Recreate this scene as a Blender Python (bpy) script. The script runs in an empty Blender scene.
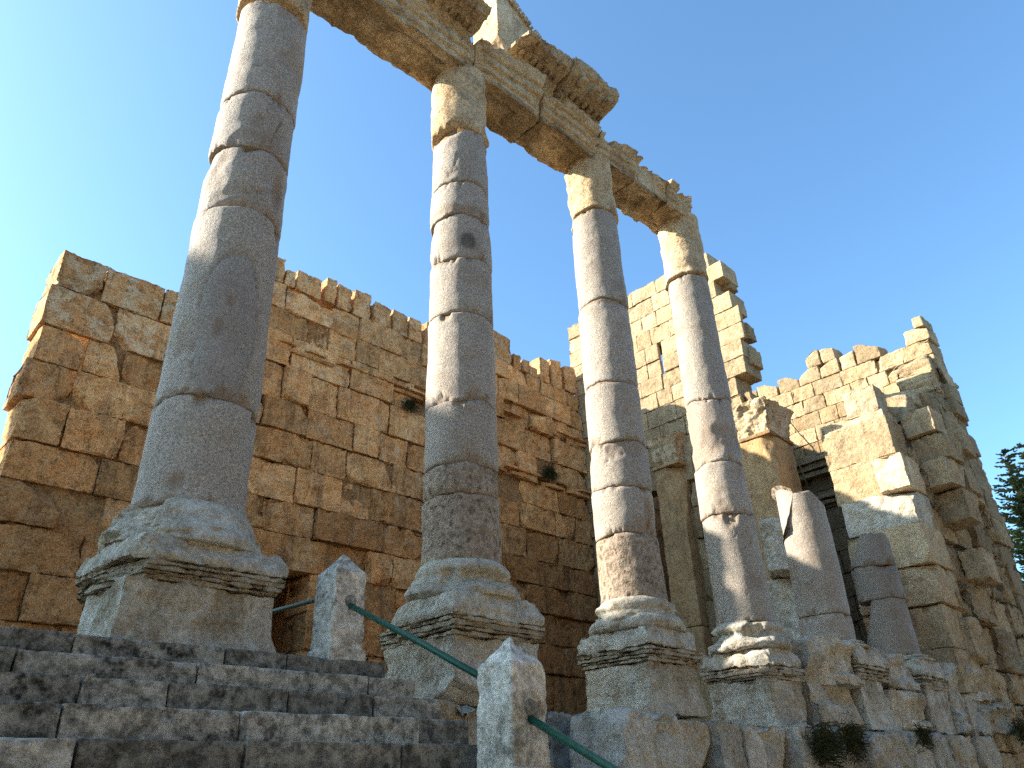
import bpy, math, random
import numpy as np
from functools import lru_cache

random.seed(7)
RNG = np.random.default_rng(11)
EZ = 1.6                      # eye height above the court; heights below are given from the eye
S = bpy.context.scene
COL = S.collection

# ------------------------------------------------------------------ noise
def _hash(i, j, k, s):
    h = (i.astype(np.int64) * 374761393 + j.astype(np.int64) * 668265263 + k.astype(np.int64) * 2147483647 + s * 1274126177) & 0xFFFFFFFF
    h = ((h ^ (h >> 13)) * 1274126177) & 0xFFFFFFFF
    h = ((h ^ (h >> 16)) * 2246822519) & 0xFFFFFFFF
    return ((h ^ (h >> 15)) & 0xFFFF) / 65535.0

def vnoise(p, s=0):
    f = np.floor(p); t = p - f; i = f.astype(np.int64)
    t = t * t * t * (t * (t * 6 - 15) + 10)
    x, y, z = i[:, 0], i[:, 1], i[:, 2]
    c = {}
    for a in (0, 1):
        for b in (0, 1):
            n0 = _hash(x, y + a, z + b, s); n1 = _hash(x + 1, y + a, z + b, s)
            c[a, b] = n0 + (n1 - n0) * t[:, 0]
    m0 = c[0, 0] + (c[1, 0] - c[0, 0]) * t[:, 1]
    m1 = c[0, 1] + (c[1, 1] - c[0, 1]) * t[:, 1]
    return m0 + (m1 - m0) * t[:, 2]

def fbm(p, octaves=4, s=0, gain=0.5):
    a, tot, out = 1.0, 0.0, np.zeros(len(p))
    q = p.copy()
    for o in range(octaves):
        out += a * vnoise(q, s + o * 17); tot += a
        a *= gain; q = q * 2.03 + 11.3
    return out / tot

# ------------------------------------------------------------------ mesh builder
class MB:
    def __init__(self):
        self.v, self.f, self.c, self.n = [], [], [], 0
    def add(self, v, f, tint=(0.5, 0.5, 0.2)):
        v = np.asarray(v, float)
        self.v.append(v); self.f.append(np.asarray(f, int) + self.n); self.n += len(v)
        t = np.asarray(tint, float)
        if t.ndim == 1:
            t = np.tile(t, (len(v), 1))
        self.c.append(t)
    def build(self, name, mat, parent=None, smooth=True):
        v = np.concatenate(self.v); f = np.concatenate(self.f); c = np.concatenate(self.c)
        v = v + np.array([0, 0, EZ])
        if parent is not None:
            w = np.array(root_loc(parent)); v = v - w
        me = bpy.data.meshes.new(name)
        me.vertices.add(len(v)); me.vertices.foreach_set('co', v.astype(np.float32).ravel())
        me.loops.add(f.size); me.loops.foreach_set('vertex_index', f.astype(np.int32).ravel())
        me.polygons.add(len(f))
        me.polygons.foreach_set('loop_start', np.arange(0, f.size, f.shape[1], dtype=np.int32))
        me.polygons.foreach_set('loop_total', np.full(len(f), f.shape[1], dtype=np.int32))
        me.update(calc_edges=True)
        me.validate()
        if smooth:
            me.polygons.foreach_set('use_smooth', np.ones(len(me.polygons), dtype=bool))
        at = me.color_attributes.new('tint', 'FLOAT_COLOR', 'POINT')
        rgba = np.ones((len(v), 4), np.float32); rgba[:, :3] = c
        at.data.foreach_set('color', rgba.ravel())
        me.materials.append(mat)
        o = bpy.data.objects.new(name, me); COL.objects.link(o)
        if parent is not None:
            o.parent = parent
        return o

def root_loc(o):
    loc = np.zeros(3)
    while o is not None:
        loc += np.array(o.location); o = o.parent
    return loc

def thing(name, label, cat, loc=(0, 0, 0), group=None):
    o = bpy.data.objects.new(name, None); COL.objects.link(o)
    o.location = (loc[0], loc[1], loc[2] + EZ); o.empty_display_size = 0.3
    o['label'] = label; o['category'] = cat
    if group: o['group'] = group
    return o

def tag(o, label=None, cat=None, group=None, kind=None):
    if label: o['label'] = label
    if cat: o['category'] = cat
    if group: o['group'] = group
    if kind: o['kind'] = kind
    return o

@lru_cache(maxsize=None)
def shell(nx, ny, nz):
    """surface lattice of a box: integer coordinates and outward quads, welded at the edges"""
    quads = []
    def grid(fn, na, nb, flip):
        a, b = np.meshgrid(np.arange(na - 1), np.arange(nb - 1), indexing='ij')
        a, b = a.ravel(), b.ravel()
        q = np.stack([fn(a, b), fn(a + 1, b), fn(a + 1, b + 1), fn(a, b + 1)], 1)
        quads.append(q[:, ::-1] if flip else q)
    cid = lambda i, j, k: (np.asarray(i) * ny + j) * nz + k
    z = lambda a: np.zeros_like(a)
    grid(lambda a, b: cid(a, b, z(a)), nx, ny, True)
    grid(lambda a, b: cid(a, b, z(a) + nz - 1), nx, ny, False)
    grid(lambda a, b: cid(a, z(a), b), nx, nz, False)
    grid(lambda a, b: cid(a, z(a) + ny - 1, b), nx, nz, True)
    grid(lambda a, b: cid(z(a), a, b), ny, nz, True)
    grid(lambda a, b: cid(z(a) + nx - 1, a, b), ny, nz, False)
    q = np.concatenate(quads)
    u, inv = np.unique(q, return_inverse=True)
    inv = inv.reshape(q.shape)
    ijk = np.stack([u // (ny * nz), (u // nz) % ny, u % nz], 1)
    return ijk, inv

def axis(h, res, r):
    r = min(r, h * 0.45)
    n = max(1, int(round(2 * (h - r) / res)))
    mid = np.linspace(-(h - r), h - r, n + 1)
    return np.concatenate([[-h, -h + r * .4], mid, [h - r * .4, h]])

I3 = np.eye(3)
def rotz(a):
    c, s = math.cos(a), math.sin(a)
    return np.array([[c, -s, 0], [s, c, 0], [0, 0, 1.0]])
def rotx(a):
    c, s = math.cos(a), math.sin(a)
    return np.array([[1.0, 0, 0], [0, c, -s], [0, s, c]])
def roty(a):
    c, s = math.cos(a), math.sin(a)
    return np.array([[c, 0, s], [0, 1.0, 0], [-s, 0, c]])
FACE_X = np.array([[0, 1.0, 0], [-1, 0, 0], [0, 0, 1]])   # local (u, depth, up) -> u = -y, depth = +x
# columns of the matrix are the world directions of local axes
FACE_X = np.array([[0.0, 1, 0], [-1, 0, 0], [0, 0, 1]])

def stone(mb, cen, half, res=0.06, r=0.04, amp=0.02, freq=2.2, cuts=(), tint=None, rot=I3, shape=None, seed=None, pit=0.0, rvar=2.5, depth_res=None, cav=1.3, bed=0.0):
    """a weathered block: rounded box, chipped edges, noisy faces, optional cut planes (local n, c)"""
    half = np.asarray(half, float); cen = np.asarray(cen, float)
    if seed is None: seed = random.randrange(1 << 20)
    off = np.array([(seed % 97) * 3.1, (seed % 89) * 2.7, (seed % 83) * 1.9])
    r = min(r, 0.45 * half.min())
    rs = (res, depth_res or res, res) if np.isscalar(res) else res
    ax = [axis(half[i], rs[i], r) for i in range(3)]
    ijk, f = shell(len(ax[0]), len(ax[1]), len(ax[2]))
    p = np.stack([ax[0][ijk[:, 0]], ax[1][ijk[:, 1]], ax[2][ijk[:, 2]]], 1)
    rn = fbm(p * 4.0 + off, 4, 5, .6)
    re = np.minimum(r * (0.35 + rvar * np.clip((rn - 0.40) * 2.4, 0, 1.2) ** 1.8), 0.48 * half.min())
    lim = half[None, :] - re[:, None]
    q = np.clip(p, -lim, lim); d = p - q
    L = np.linalg.norm(d, axis=1, keepdims=True); nr = d / np.maximum(L, 1e-6)
    p = q + nr * re[:, None]
    if shape is not None:
        p = shape(p, nr)
    n1 = fbm(p * freq + off, 5, 3, .55) - 0.5
    n3 = fbm(p * 7.5 + off, 4, 15, .6)
    cv = np.clip((fbm(p * 1.7 + off, 4, 19) - 0.58) * 7, 0, 1) * (0.4 + n3)
    p = p + nr * (amp * 2.2 * n1 - amp * .9 * np.abs(n3 - .5) * 2 - amp * cav * cv)[:, None]
    if bed:
        nb = fbm(p * np.array([1.1, 1.1, 11.0]) + off, 4, 25, .6)
        p = p - nr * (bed * np.clip((nb - .42) * 4, 0, 1.3))[:, None]
    if pit:
        n2 = fbm(p * 7 + off, 3, 9)
        p = p - nr * (pit * np.clip((n2 - 0.52) * 4, 0, 1))[:, None]
    for cn, cc in cuts:
        cn = np.asarray(cn, float); cn = cn / np.linalg.norm(cn)
        s = p @ cn - (cc + 0.10 * (fbm(p * 3 + off, 4, 21) - 0.5))
        p = p - np.maximum(s, 0)[:, None] * cn
    if tint is None: tint = rtint()
    if callable(tint): tint = tint(p)
    mb.add(cen + p @ rot.T, f, tint)

def rtint(b=0.5, bv=0.35, g=0.5, gv=0.45, s=0.2, sv=0.2):
    u = lambda m, v: min(1, max(0, m + random.uniform(-v, v)))
    return (u(b, bv), u(g, gv), u(s, sv))

def box(mb, lo, hi, tint=(.5, .5, .2)):
    lo = np.array(lo, float); hi = np.array(hi, float)
    ijk, f = shell(2, 2, 2)
    mb.add(lo + ijk * (hi - lo), f, tint)

def tube(mb, pts, r, n=10, tint=(.5, .5, .2)):
    pts = [np.array(p, float) for p in pts]
    rs = [r] * len(pts) if np.isscalar(r) else r
    V = []
    for i, p in enumerate(pts):
        d = pts[min(i + 1, len(pts) - 1)] - pts[max(i - 1, 0)]; d /= np.linalg.norm(d)
        a = np.cross(d, [0.13, 0.31, 0.95]);  a /= np.linalg.norm(a); b = np.cross(d, a)
        t = np.arange(n) / n * 2 * math.pi
        V.append(p + rs[i] * (np.cos(t)[:, None] * a + np.sin(t)[:, None] * b))
    for end, sgn in ((0, -1), (len(pts) - 1, 1)):
        V.append(np.tile(pts[end], (n, 1)))
    V = np.concatenate(V); F = []
    k = len(pts)
    for i in range(k - 1):
        for j in range(n):
            F.append((i * n + j, i * n + (j + 1) % n, (i + 1) * n + (j + 1) % n, (i + 1) * n + j))
    for j in range(n):
        F.append((k * n + j, k * n + (j + 1) % n, (j + 1) % n, j))
        F.append(((k - 1) * n + j, (k - 1) * n + (j + 1) % n, (k + 1) * n + (j + 1) % n, (k + 1) * n + j))
    mb.add(V, F, tint)

# ------------------------------------------------------------------ materials
class NT:
    def __init__(self, name):
        m = bpy.data.materials.new(name); m.use_nodes = True
        self.m, self.t = m, m.node_tree
        for n in list(self.t.nodes): self.t.nodes.remove(n)
        self.out = self.N('ShaderNodeOutputMaterial'); self.b = self.N('ShaderNodeBsdfPrincipled')
        self.L(self.b.outputs[0], self.out.inputs['Surface'])
    def N(self, typ, **kw):
        n = self.t.nodes.new(typ)
        for k, v in kw.items(): setattr(n, k, v)
        return n
    def L(self, a, b): self.t.links.new(a, b)
    def val(self, inp, v):
        if hasattr(v, 'is_output') or isinstance(v, bpy.types.NodeSocket): self.L(v, inp)
        else: inp.default_value = v
    def math(self, op, a, b=0.0, clamp=False):
        n = self.N('ShaderNodeMath', operation=op, use_clamp=clamp)
        self.val(n.inputs[0], a); self.val(n.inputs[1], b); return n.outputs[0]
    def mix(self, f, a, b, mode='MIX'):
        n = self.N('ShaderNodeMix', data_type='RGBA', blend_type=mode)
        self.val(n.inputs[0], f)
        for i, c in ((6, a), (7, b)):
            if isinstance(c, tuple): n.inputs[i].default_value = (*c, 1)
            else: self.L(c, n.inputs[i])
        return n.outputs[2]
    def noise(self, co, scale, detail=6, rough=0.55, dist=0.0):
        n = self.N('ShaderNodeTexNoise'); self.L(co, n.inputs['Vector'])
        n.inputs['Scale'].default_value = scale; n.inputs['Detail'].default_value = detail
        n.inputs['Roughness'].default_value = rough; n.inputs['Distortion'].default_value = dist
        return n.outputs[0]
    def ramp(self, f, lo, hi):
        n = self.N('ShaderNodeMapRange'); n.clamp = True
        self.L(f, n.inputs[0]); n.inputs[1].default_value = lo; n.inputs[2].default_value = hi
        return n.outputs[0]
    def coords(self, scale=(1, 1, 1)):
        tc = self.N('ShaderNodeTexCoord'); mp = self.N('ShaderNodeMapping')
        self.L(tc.outputs['Object'], mp.inputs['Vector'])
        mp.inputs['Scale'].default_value = scale
        oi = self.N('ShaderNodeObjectInfo')
        cx = self.N('ShaderNodeCombineXYZ')
        self.L(self.math('MULTIPLY', oi.outputs['Random'], 37.0), cx.inputs[0])
        self.L(self.math('MULTIPLY', oi.outputs['Random'], 53.0), cx.inputs[1])
        ad = self.N('ShaderNodeVectorMath', operation='ADD')
        self.L(mp.outputs[0], ad.inputs[0]); self.L(cx.outputs[0], ad.inputs[1])
        return ad.outputs[0]

def stone_mat(name, dark, mid, light, warm, stain, lichen, bump=0.6, bumpd=0.03, streak=0.6, lich=0.5, speck=0.3, fine=45, hilo=(0.36, 0.64), pitdark=.6):
    t = NT(name); co = t.coords(); at = t.N('ShaderNodeAttribute', attribute_name='tint')
    sp = t.N('ShaderNodeSeparateColor'); t.L(at.outputs['Color'], sp.inputs[0])
    B, G, L_ = sp.outputs[0], sp.outputs[1], sp.outputs[2]
    n1 = t.noise(co, 0.9, 5); n2 = t.noise(co, 4.5, 8, 0.62); n3 = t.noise(co, fine, 6, 0.7)
    base = t.mix(t.ramp(n2, *hilo), mid, light)
    base = t.mix(t.ramp(n1, 0.42, 0.62), base, t.mix(0.6, base, warm))
    base = t.mix(t.math('MULTIPLY', G, 0.75), base, warm)                       # block to block hue
    dk = t.ramp(t.noise(co, 2.3, 9, 0.70, 0.4), 0.48, 0.60)
    base = t.mix(t.math('MULTIPLY', dk, 0.55), base, dark)
    sco = t.coords((2.6, 2.6, 0.32))
    st = t.ramp(t.noise(sco, 1.5, 6, 0.6, 0.3), 0.52, 0.70)
    base = t.mix(t.math('MULTIPLY', st, streak), base, stain)                   # run-off stains
    li = t.ramp(t.noise(co, 3.1, 9, 0.72), 0.48, 0.62)
    base = t.mix(t.math('MULTIPLY', t.math('MULTIPLY', li, L_), lich * 2, True), base, lichen)
    pk = t.ramp(t.noise(co, 17, 7, .7), .56, .68)                                 # dirt lodged in pits
    base = t.mix(t.math('MULTIPLY', pk, pitdark), base, dark)
    pw_ = t.ramp(t.noise(co, 7.5, 8, .7, .6), .57, .70)                           # scuffed, paler spots
    base = t.mix(t.math('MULTIPLY', pw_, .5), base, light)
    s3 = t.ramp(n3, 0.41, 0.59)
    base = t.mix(speck, base, t.mix(s3, dark, light))
    br = t.math('ADD', t.math('MULTIPLY', B, 0.9), 0.55)
    bc = t.N('ShaderNodeCombineColor')
    for i in range(3): t.L(br, bc.inputs[i])
    base = t.mix(1.0, base, bc.outputs[0], 'MULTIPLY')
    t.L(base, t.b.inputs['Base Color'])
    t.b.inputs['Roughness'].default_value = 0.92
    t.b.inputs['Specular IOR Level'].default_value = 0.15
    h = t.math('ADD', t.math('MULTIPLY', n2, 1.0), t.math('MULTIPLY', n3, 0.35))
    pits = t.ramp(t.noise(co, 13, 4, 0.6), 0.58, 0.75)
    h = t.math('SUBTRACT', h, t.math('MULTIPLY', pits, 0.5))
    bp = t.N('ShaderNodeBump'); bp.inputs['Strength'].default_value = bump; bp.inputs['Distance'].default_value = bumpd
    t.L(h, bp.inputs['Height']); t.L(bp.outputs[0], t.b.inputs['Normal'])
    return t.m

M = {}
M['ochre'] = stone_mat('ochre_limestone', (.10, .036, .011), (.56, .270, .084), (.84, .53, .25), (.54, .205, .05), (.080, .032, .012), (.66, .50, .31), bump=1.0, bumpd=.06, streak=.8, lich=.85, speck=.30, fine=30)
M['buff'] = stone_mat('buff_limestone', (.16, .10, .05), (.42, .305, .17), (.57, .45, .285), (.42, .265, .12), (.16, .09, .042), (.35, .29, .20), bump=1.0, bumpd=.055, streak=.5, lich=.5, speck=.35, fine=26)
M['pale'] = stone_mat('pale_limestone', (.15, .105, .055), (.475, .44, .355), (.68, .65, .56), (.43, .30, .145), (.19, .115, .05), (.40, .39, .35), bump=1.0, bumpd=.05, streak=.65, lich=.45, speck=.3, fine=26)
M['tan'] = stone_mat('tan_limestone', (.15, .085, .036), (.46, .295, .14), (.60, .43, .24), (.46, .25, .09), (.15, .075, .03), (.38, .30, .19), bump=.9, bumpd=.045, streak=.6, lich=.4, speck=.3, fine=28)
M['arch'] = stone_mat('entablature_limestone', (.15, .08, .033), (.57, .44, .26), (.76, .63, .43), (.45, .255, .09), (.17, .078, .03), (.44, .39, .30), bump=1.0, bumpd=.05, streak=.65, speck=.35, fine=26)
M['stair'] = stone_mat('stair_limestone', (.026, .023, .018), (.34, .318, .262), (.55, .52, .445), (.28, .25, .19), (.06, .05, .036), (.036, .032, .025), bump=1.0, bumpd=.05, streak=.25, lich=1.0, speck=.5, fine=14, pitdark=.9)
M['post'] = stone_mat('post_limestone', (.10, .085, .06), (.60, .55, .46), (.82, .77, .67), (.50, .41, .28), (.22, .17, .11), (.17, .155, .125), bump=1.0, bumpd=.035, streak=.25, lich=.9, speck=.35, fine=18)
M['mortar'] = stone_mat('tan_mortar', (.16, .095, .045), (.36, .24, .13), (.44, .31, .18), (.36, .225, .11), (.20, .12, .055), (.31, .24, .15), bump=.8)
M['patch'] = stone_mat('coarse_repair_stone', (.17, .12, .08), (.36, .275, .20), (.48, .39, .30), (.36, .255, .165), (.21, .14, .09), (.33, .275, .22), bump=1.2, bumpd=.06, streak=.2, speck=.55, fine=15)

def granite_mat():
    t = NT('grey_granite'); co = t.coords(); at = t.N('ShaderNodeAttribute', attribute_name='tint')
    sp = t.N('ShaderNodeSeparateColor'); t.L(at.outputs['Color'], sp.inputs[0])
    n3 = t.noise(co, 40, 5, 0.85); n4 = t.noise(co, 85, 2, 0.6)
    base = t.mix(t.ramp(n3, .40, .60), (.235, .195, .152), (.55, .475, .385))
    base = t.mix(t.math('MULTIPLY', t.ramp(n4, .55, .75), .5), base, (.56, .49, .43))
    base = t.mix(t.math('MULTIPLY', t.ramp(n4, .42, .25), .5), base, (.12, .10, .09))
    n1 = t.noise(co, 1.3, 8, .65, .5)
    base = t.mix(t.math('MULTIPLY', t.ramp(n1, .50, .66), .65), base, (.275, .195, .13))      # brown weathering
    n2 = t.noise(t.coords((3, 3, .6)), 1.2, 7, .6)
    base = t.mix(t.math('MULTIPLY', t.ramp(n2, .52, .7), .35), base, (.45, .385, .33))
    base = t.mix(t.math('MULTIPLY', sp.outputs[1], .8), base, (.29, .20, .13))               # scars and joints rimmed brown
    base = t.mix(t.math('MULTIPLY', sp.outputs[2], .30), base, (.215, .205, .205))              # fresh bluish inlay
    br = t.math('ADD', t.math('MULTIPLY', sp.outputs[0], .6), .7)
    bc = t.N('ShaderNodeCombineColor')
    for i in range(3): t.L(br, bc.inputs[i])
    base = t.mix(1.0, base, bc.outputs[0], 'MULTIPLY')
    t.L(base, t.b.inputs['Base Color']); t.b.inputs['Roughness'].default_value = .62
    t.b.inputs['Specular IOR Level'].default_value = .3
    h = t.math('ADD', n3, t.math('MULTIPLY', t.noise(co, 6, 6, .6), 1.2))
    bp = t.N('ShaderNodeBump'); bp.inputs['Strength'].default_value = .7; bp.inputs['Distance'].default_value = .03
    t.L(h, bp.inputs['Height']); t.L(bp.outputs[0], t.b.inputs['Normal'])
    return t.m
M['granite'] = granite_mat()

def plain(name, a, b, scale=8, rough=.8, spec=.3, metal=0):
    t = NT(name); co = t.coords()
    t.L(t.mix(t.ramp(t.noise(co, scale, 6), .35, .65), a, b), t.b.inputs['Base Color'])
    t.b.inputs['Roughness'].default_value = rough; t.b.inputs['Specular IOR Level'].default_value = spec; t.b.inputs['Metallic'].default_value = metal
    return t.m
M['green'] = plain('green_paint', (.005, .055, .032), (.012, .085, .050), 14, .5, .4)
M['earth'] = stone_mat('court_earth', (.20, .155, .11), (.38, .30, .215), (.46, .385, .29), (.38, .30, .205), (.26, .205, .14), (.34, .29, .22), streak=.1, bump=.5)
M['leaf'] = plain('needle_foliage', (.030, .058, .036), (.10, .15, .075), 1.5, .7, .2)
M['weed'] = plain('weed_leaves', (.025, .030, .010), (.075, .070, .025), 5, .8, .2)
M['bark'] = plain('bark', (.06, .045, .03), (.14, .10, .07), 9, .95, .1)
M['wire'] = plain('brown_wire', (.16, .09, .04), (.22, .13, .06), 9, .6, .3)

# ------------------------------------------------------------------ setting
g = MB()
xs = np.concatenate([np.linspace(-400, -30, 8), np.linspace(-24, 40, 33), np.linspace(50, 400, 8)])
ys = np.concatenate([np.linspace(-400, -30, 8), np.linspace(-24, 40, 33), np.linspace(50, 400, 8)])
a, b = np.meshgrid(xs, ys, indexing='ij')
p = np.stack([a.ravel(), b.ravel(), 0 * a.ravel() - EZ], 1)
p[:, 2] += -0.05 + 0.08 * (fbm(p * .35, 3, 4) - .5)
ny = len(ys); i, j = np.meshgrid(np.arange(len(xs) - 1), np.arange(ny - 1), indexing='ij'); q = (i * ny + j).ravel()
g.add(p, np.stack([q, q + ny, q + ny + 1, q + 1], 1))
tag(g.build('ground', M['earth']), 'bare tan earth of the open court', kind='structure')

fl = MB()
box(fl, (-12, 6.35, -1.62), (3.4, 16.5, .97)); box(fl, (3.4, 6.35, -1.62), (27.2, 16.5, .74))
tag(fl.build('paved_floor', M['buff'], smooth=False), 'worn stone floor behind the columns', kind='structure')

# ------------------------------------------------------------------ wall building
def wall(mb, u0, u1, courses, place, thick, depth=.45, lrange=(.8, 1.6), res=.042, r=.020, amp=.022, jut=.022, missing=.015, skip=None, tintfn=None, gap=.005, cutp=.22, freq=2.2, ends=(True, True), pit=.0, ext=None):
    """courses: list of (z0, z1); place(u, d, z) -> centre and rotation; ext(z) -> (u0, u1) of that course"""
    for ci in range(len(courses)):
        z0, z1 = courses[ci]
        a, b = ext((z0 + z1) / 2) if ext else (u0, u1)
        if b - a < .25: continue
        u = a - (random.uniform(0, .4) if not ends[0] else 0)
        first = True
        while u < b - .05:
            L = random.uniform(*lrange)
            if b - (u + L) < lrange[0] * .55: L = b - u
            last = u + L >= b - .01
            uc = u + L / 2; zc = (z0 + z1) / 2
            u += L
            if skip and skip(uc, zc, L, z1 - z0): first = False; continue
            if random.random() < missing and not first and not last: first = False; continue
            dp = thick if ((first and ends[0]) or (last and ends[1])) else depth
            j = random.gauss(0, jut)
            cuts = []
            for _ in range(2):
                if random.random() < cutp:
                    n = np.array([random.choice((-1, 1)) * random.uniform(.2, 1), -random.uniform(.35, 1.0), random.choice((-1, 1)) * random.uniform(.2, 1)])
                    n /= np.linalg.norm(n)
                    ext_ = abs(n[0]) * L / 2 + abs(n[1]) * dp / 2 + abs(n[2]) * (z1 - z0) / 2
                    cuts.append((n, ext_ - random.uniform(.05, .24) - (.12 if random.random() < .25 else 0)))
            cen, rot = place(uc, j + dp / 2, zc)
            # two neighbouring blocks now and then run together as one long one
            stone(mb, cen, (L / 2 - gap * random.uniform(.4, 1.6), dp / 2, (z1 - z0) / 2 - gap * random.uniform(.3, 1.4)), res=res, depth_res=max(.14, dp / 4), r=r * random.uniform(.6, 1.6), amp=amp * random.uniform(.6, 1.7), freq=freq, cuts=cuts, rot=rot, tint=tintfn(uc, zc) if tintfn else None, pit=pit)
            first = False

def courses_from(zs):
    return [(zs[i], zs[i + 1]) for i in range(len(zs) - 1)]

# ---- long ashlar wall at the back of the hall (its face at y = 16.3)
YB = 16.3  # numbers for this wall and the cross wall scaled up about the camera
bw = thing('ashlar_wall', 'long ochre wall of eroded blocks in shade behind the first three standing columns', 'wall', (2.3, YB, -EZ))
m = MB()
pl = lambda u, d, z: (np.array([u, YB + d, z]), I3)
def bw_skip(u, z, L, h):
    if 8.15 < u < 9.35 and z < 4.6: return True                        # doorway
    if 7.6 < u < 9.9 and 4.6 < z < 4.72: return True
    for (hx, hz) in ((17.7, 9.8), (16.5, 8.6)):
        if abs(u - hx) < L / 2 and abs(z - hz) < h / 2: return True
    return False
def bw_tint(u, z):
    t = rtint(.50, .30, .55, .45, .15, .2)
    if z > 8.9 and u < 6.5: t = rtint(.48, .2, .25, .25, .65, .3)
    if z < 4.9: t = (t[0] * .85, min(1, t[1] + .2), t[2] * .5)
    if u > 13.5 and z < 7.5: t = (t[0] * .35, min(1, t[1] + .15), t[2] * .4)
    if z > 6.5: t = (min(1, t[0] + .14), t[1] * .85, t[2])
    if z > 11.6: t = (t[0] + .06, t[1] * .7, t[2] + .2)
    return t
zlow = [.7, 1.85, 2.99, 3.86, 4.73, 5.57, 6.37, 7.3, 8.15, 8.97, 9.95, 10.89]
low = courses_from(zlow)
for z0, z1 in low:
    xl = 2.50 + random.uniform(-.05, .10)
    segs = [(xl, 8.2), (9.3, 20.05)] if z1 < 4.75 else [(xl, 20.05)]
    for k, (a, b) in enumerate(segs):
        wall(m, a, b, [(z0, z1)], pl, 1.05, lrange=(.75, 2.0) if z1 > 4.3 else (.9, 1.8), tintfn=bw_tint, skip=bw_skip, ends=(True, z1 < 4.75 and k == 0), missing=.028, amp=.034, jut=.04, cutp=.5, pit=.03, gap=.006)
wall(m, 7.85, 9.75, [(4.74, 5.55)], pl, .9, lrange=(1.9, 2.0), tintfn=lambda u, z: (.4, .9, 0), jut=.01)
zh = [10.89, 11.65, 12.45]
for z0, z1 in courses_from(zh):
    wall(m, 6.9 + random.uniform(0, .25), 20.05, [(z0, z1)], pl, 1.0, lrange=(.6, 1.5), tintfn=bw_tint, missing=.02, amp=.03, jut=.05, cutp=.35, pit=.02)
wall(m, 15.43, 20.05, [(12.45, 13.1)], pl, 1.0, lrange=(.5, 1.1), tintfn=bw_tint, missing=0, amp=.03, jut=.04)
# string mouldings left on the face
for (xa, xb, z, hh, out) in ((7.8, 14.3, 10.46, .055, .05), (7.6, 14.1, 10.63, .04, .09), (15.5, 19.9, 9.04, .055, .06), (15.9, 19.9, 9.22, .045, .10), (16.1, 19.9, 11.03, .055, .05), (15.9, 19.9, 11.2, .045, .08)):
    u = xa
    while u < xb:
        L = random.uniform(.5, 1.4)
        if random.random() < .85:
            stone(m, (u + L / 2, YB - out / 2 + .08, z), (L / 2 - .004, .10 + out / 2, hh), res=.05, r=.02, amp=.02, freq=4, tint=bw_tint(u, z), cuts=[((random.uniform(-1, 1), -1, random.uniform(-.3, .3)), .12 + random.uniform(-.02, .08))])
        u += L
# core of the wall behind the facing blocks
for (xa, xb, za, zb) in ((2.95, 8.15, -EZ - .3, 10.75), (9.35, 20.18, -EZ - .3, 10.75), (8.0, 9.5, 4.75, 10.75), (7.5, 20.18, 10.7, 12.3)):
    box(m, (xa, YB + .13, za), (xb, YB + .95, zb), (.2, .6, .1))
for lo, hi in (((7.6, YB + 4.2, -EZ - .3), (9.9, YB + 4.5, 5.2)), ((7.6, YB + .96, -EZ - .3), (8.1, YB + 4.19, 5.2)), ((9.4, YB + .96, -EZ - .3), (9.9, YB + 4.19, 5.2)), ((8.11, YB + .97, 4.75), (9.39, YB + 4.19, 5.2))):
    box(m, lo, hi, (.3, .9, 0))
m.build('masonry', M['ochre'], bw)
fins = [(7.2, 7.72, 13.26), (7.74, 8.04, 12.97), (8.07, 8.91, 13.15), (8.99, 9.37, 13.3), (9.41, 9.94, 13.26), (9.97, 10.59, 13.39), (10.67, 11.36, 13.22), (11.38, 11.98, 13.28), (12.02, 12.55, 13.28), (12.66, 13.59, 13.42), (13.64, 14.57, 13.37), (14.62, 15.38, 13.59),  # wall outlines, column joints and tree positions computed from image pixels
        (15.44, 16.5, 14.24), (16.58, 16.98, 13.72), (17.04, 17.37, 13.64), (17.41, 17.85, 13.5), (17.94, 18.5, 14.08), (18.54, 19.15, 14.29), (19.2, 19.89, 14.22)]
for a, b, z in fins:
    f = MB(); zb = 13.1 if a > 15.3 else 12.45
    cut = [((random.uniform(-1, 1), random.uniform(-.4, .1), 1.6), (z - zb) / 2 * .8 + .12)]
    stone(f, ((a + b) / 2, YB + .42 + random.uniform(-.03, .05), (z + zb) / 2), ((b - a) / 2 - .012, .40, (z - zb) / 2), res=.05, r=.06, amp=.045, freq=3, cuts=cut, tint=rtint(.6, .2, .3, .3, .45, .3), pit=.03)
    f.build('coping_stone', M['ochre'], bw)

# ---- cross wall, lit from the left (its face at x = 20.07)
XC = 20.07
cw = thing('cross_wall', 'tall sunlit broken wall with slit windows seen between third and fourth standing columns', 'wall', (XC, 13, -EZ))
jag = [(0, 9.35), (10.11, 9.51), (10.65, 9.73), (11.3, 10.16), (11.74, 9.51), (12.5, 9.48), (13.04, 9.62), (13.37, 9.24), (13.8, 9.35), (14.24, 9.78), (14.78, 10.05), (15.44, 9.78), (15.87, 10), (16.25, 10.49)]
jz = [a for a, b in jag]; jy = [b for a, b in jag]
plx = lambda u, d, z: (np.array([XC + d, -u, z]), FACE_X)
m = MB()
def cw_ext(z):
    return (-16.7, -float(np.interp(z, jz, jy)) + random.uniform(-.12, .12))
zs = [9.35, 10.05, 10.7, 11.36, 11.96, 12.55, 13.8, 14.46, 15.1, 15.76, 16.36]
ct = lambda u, z: rtint(.52, .22, .25, .25, .3, .3)
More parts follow.
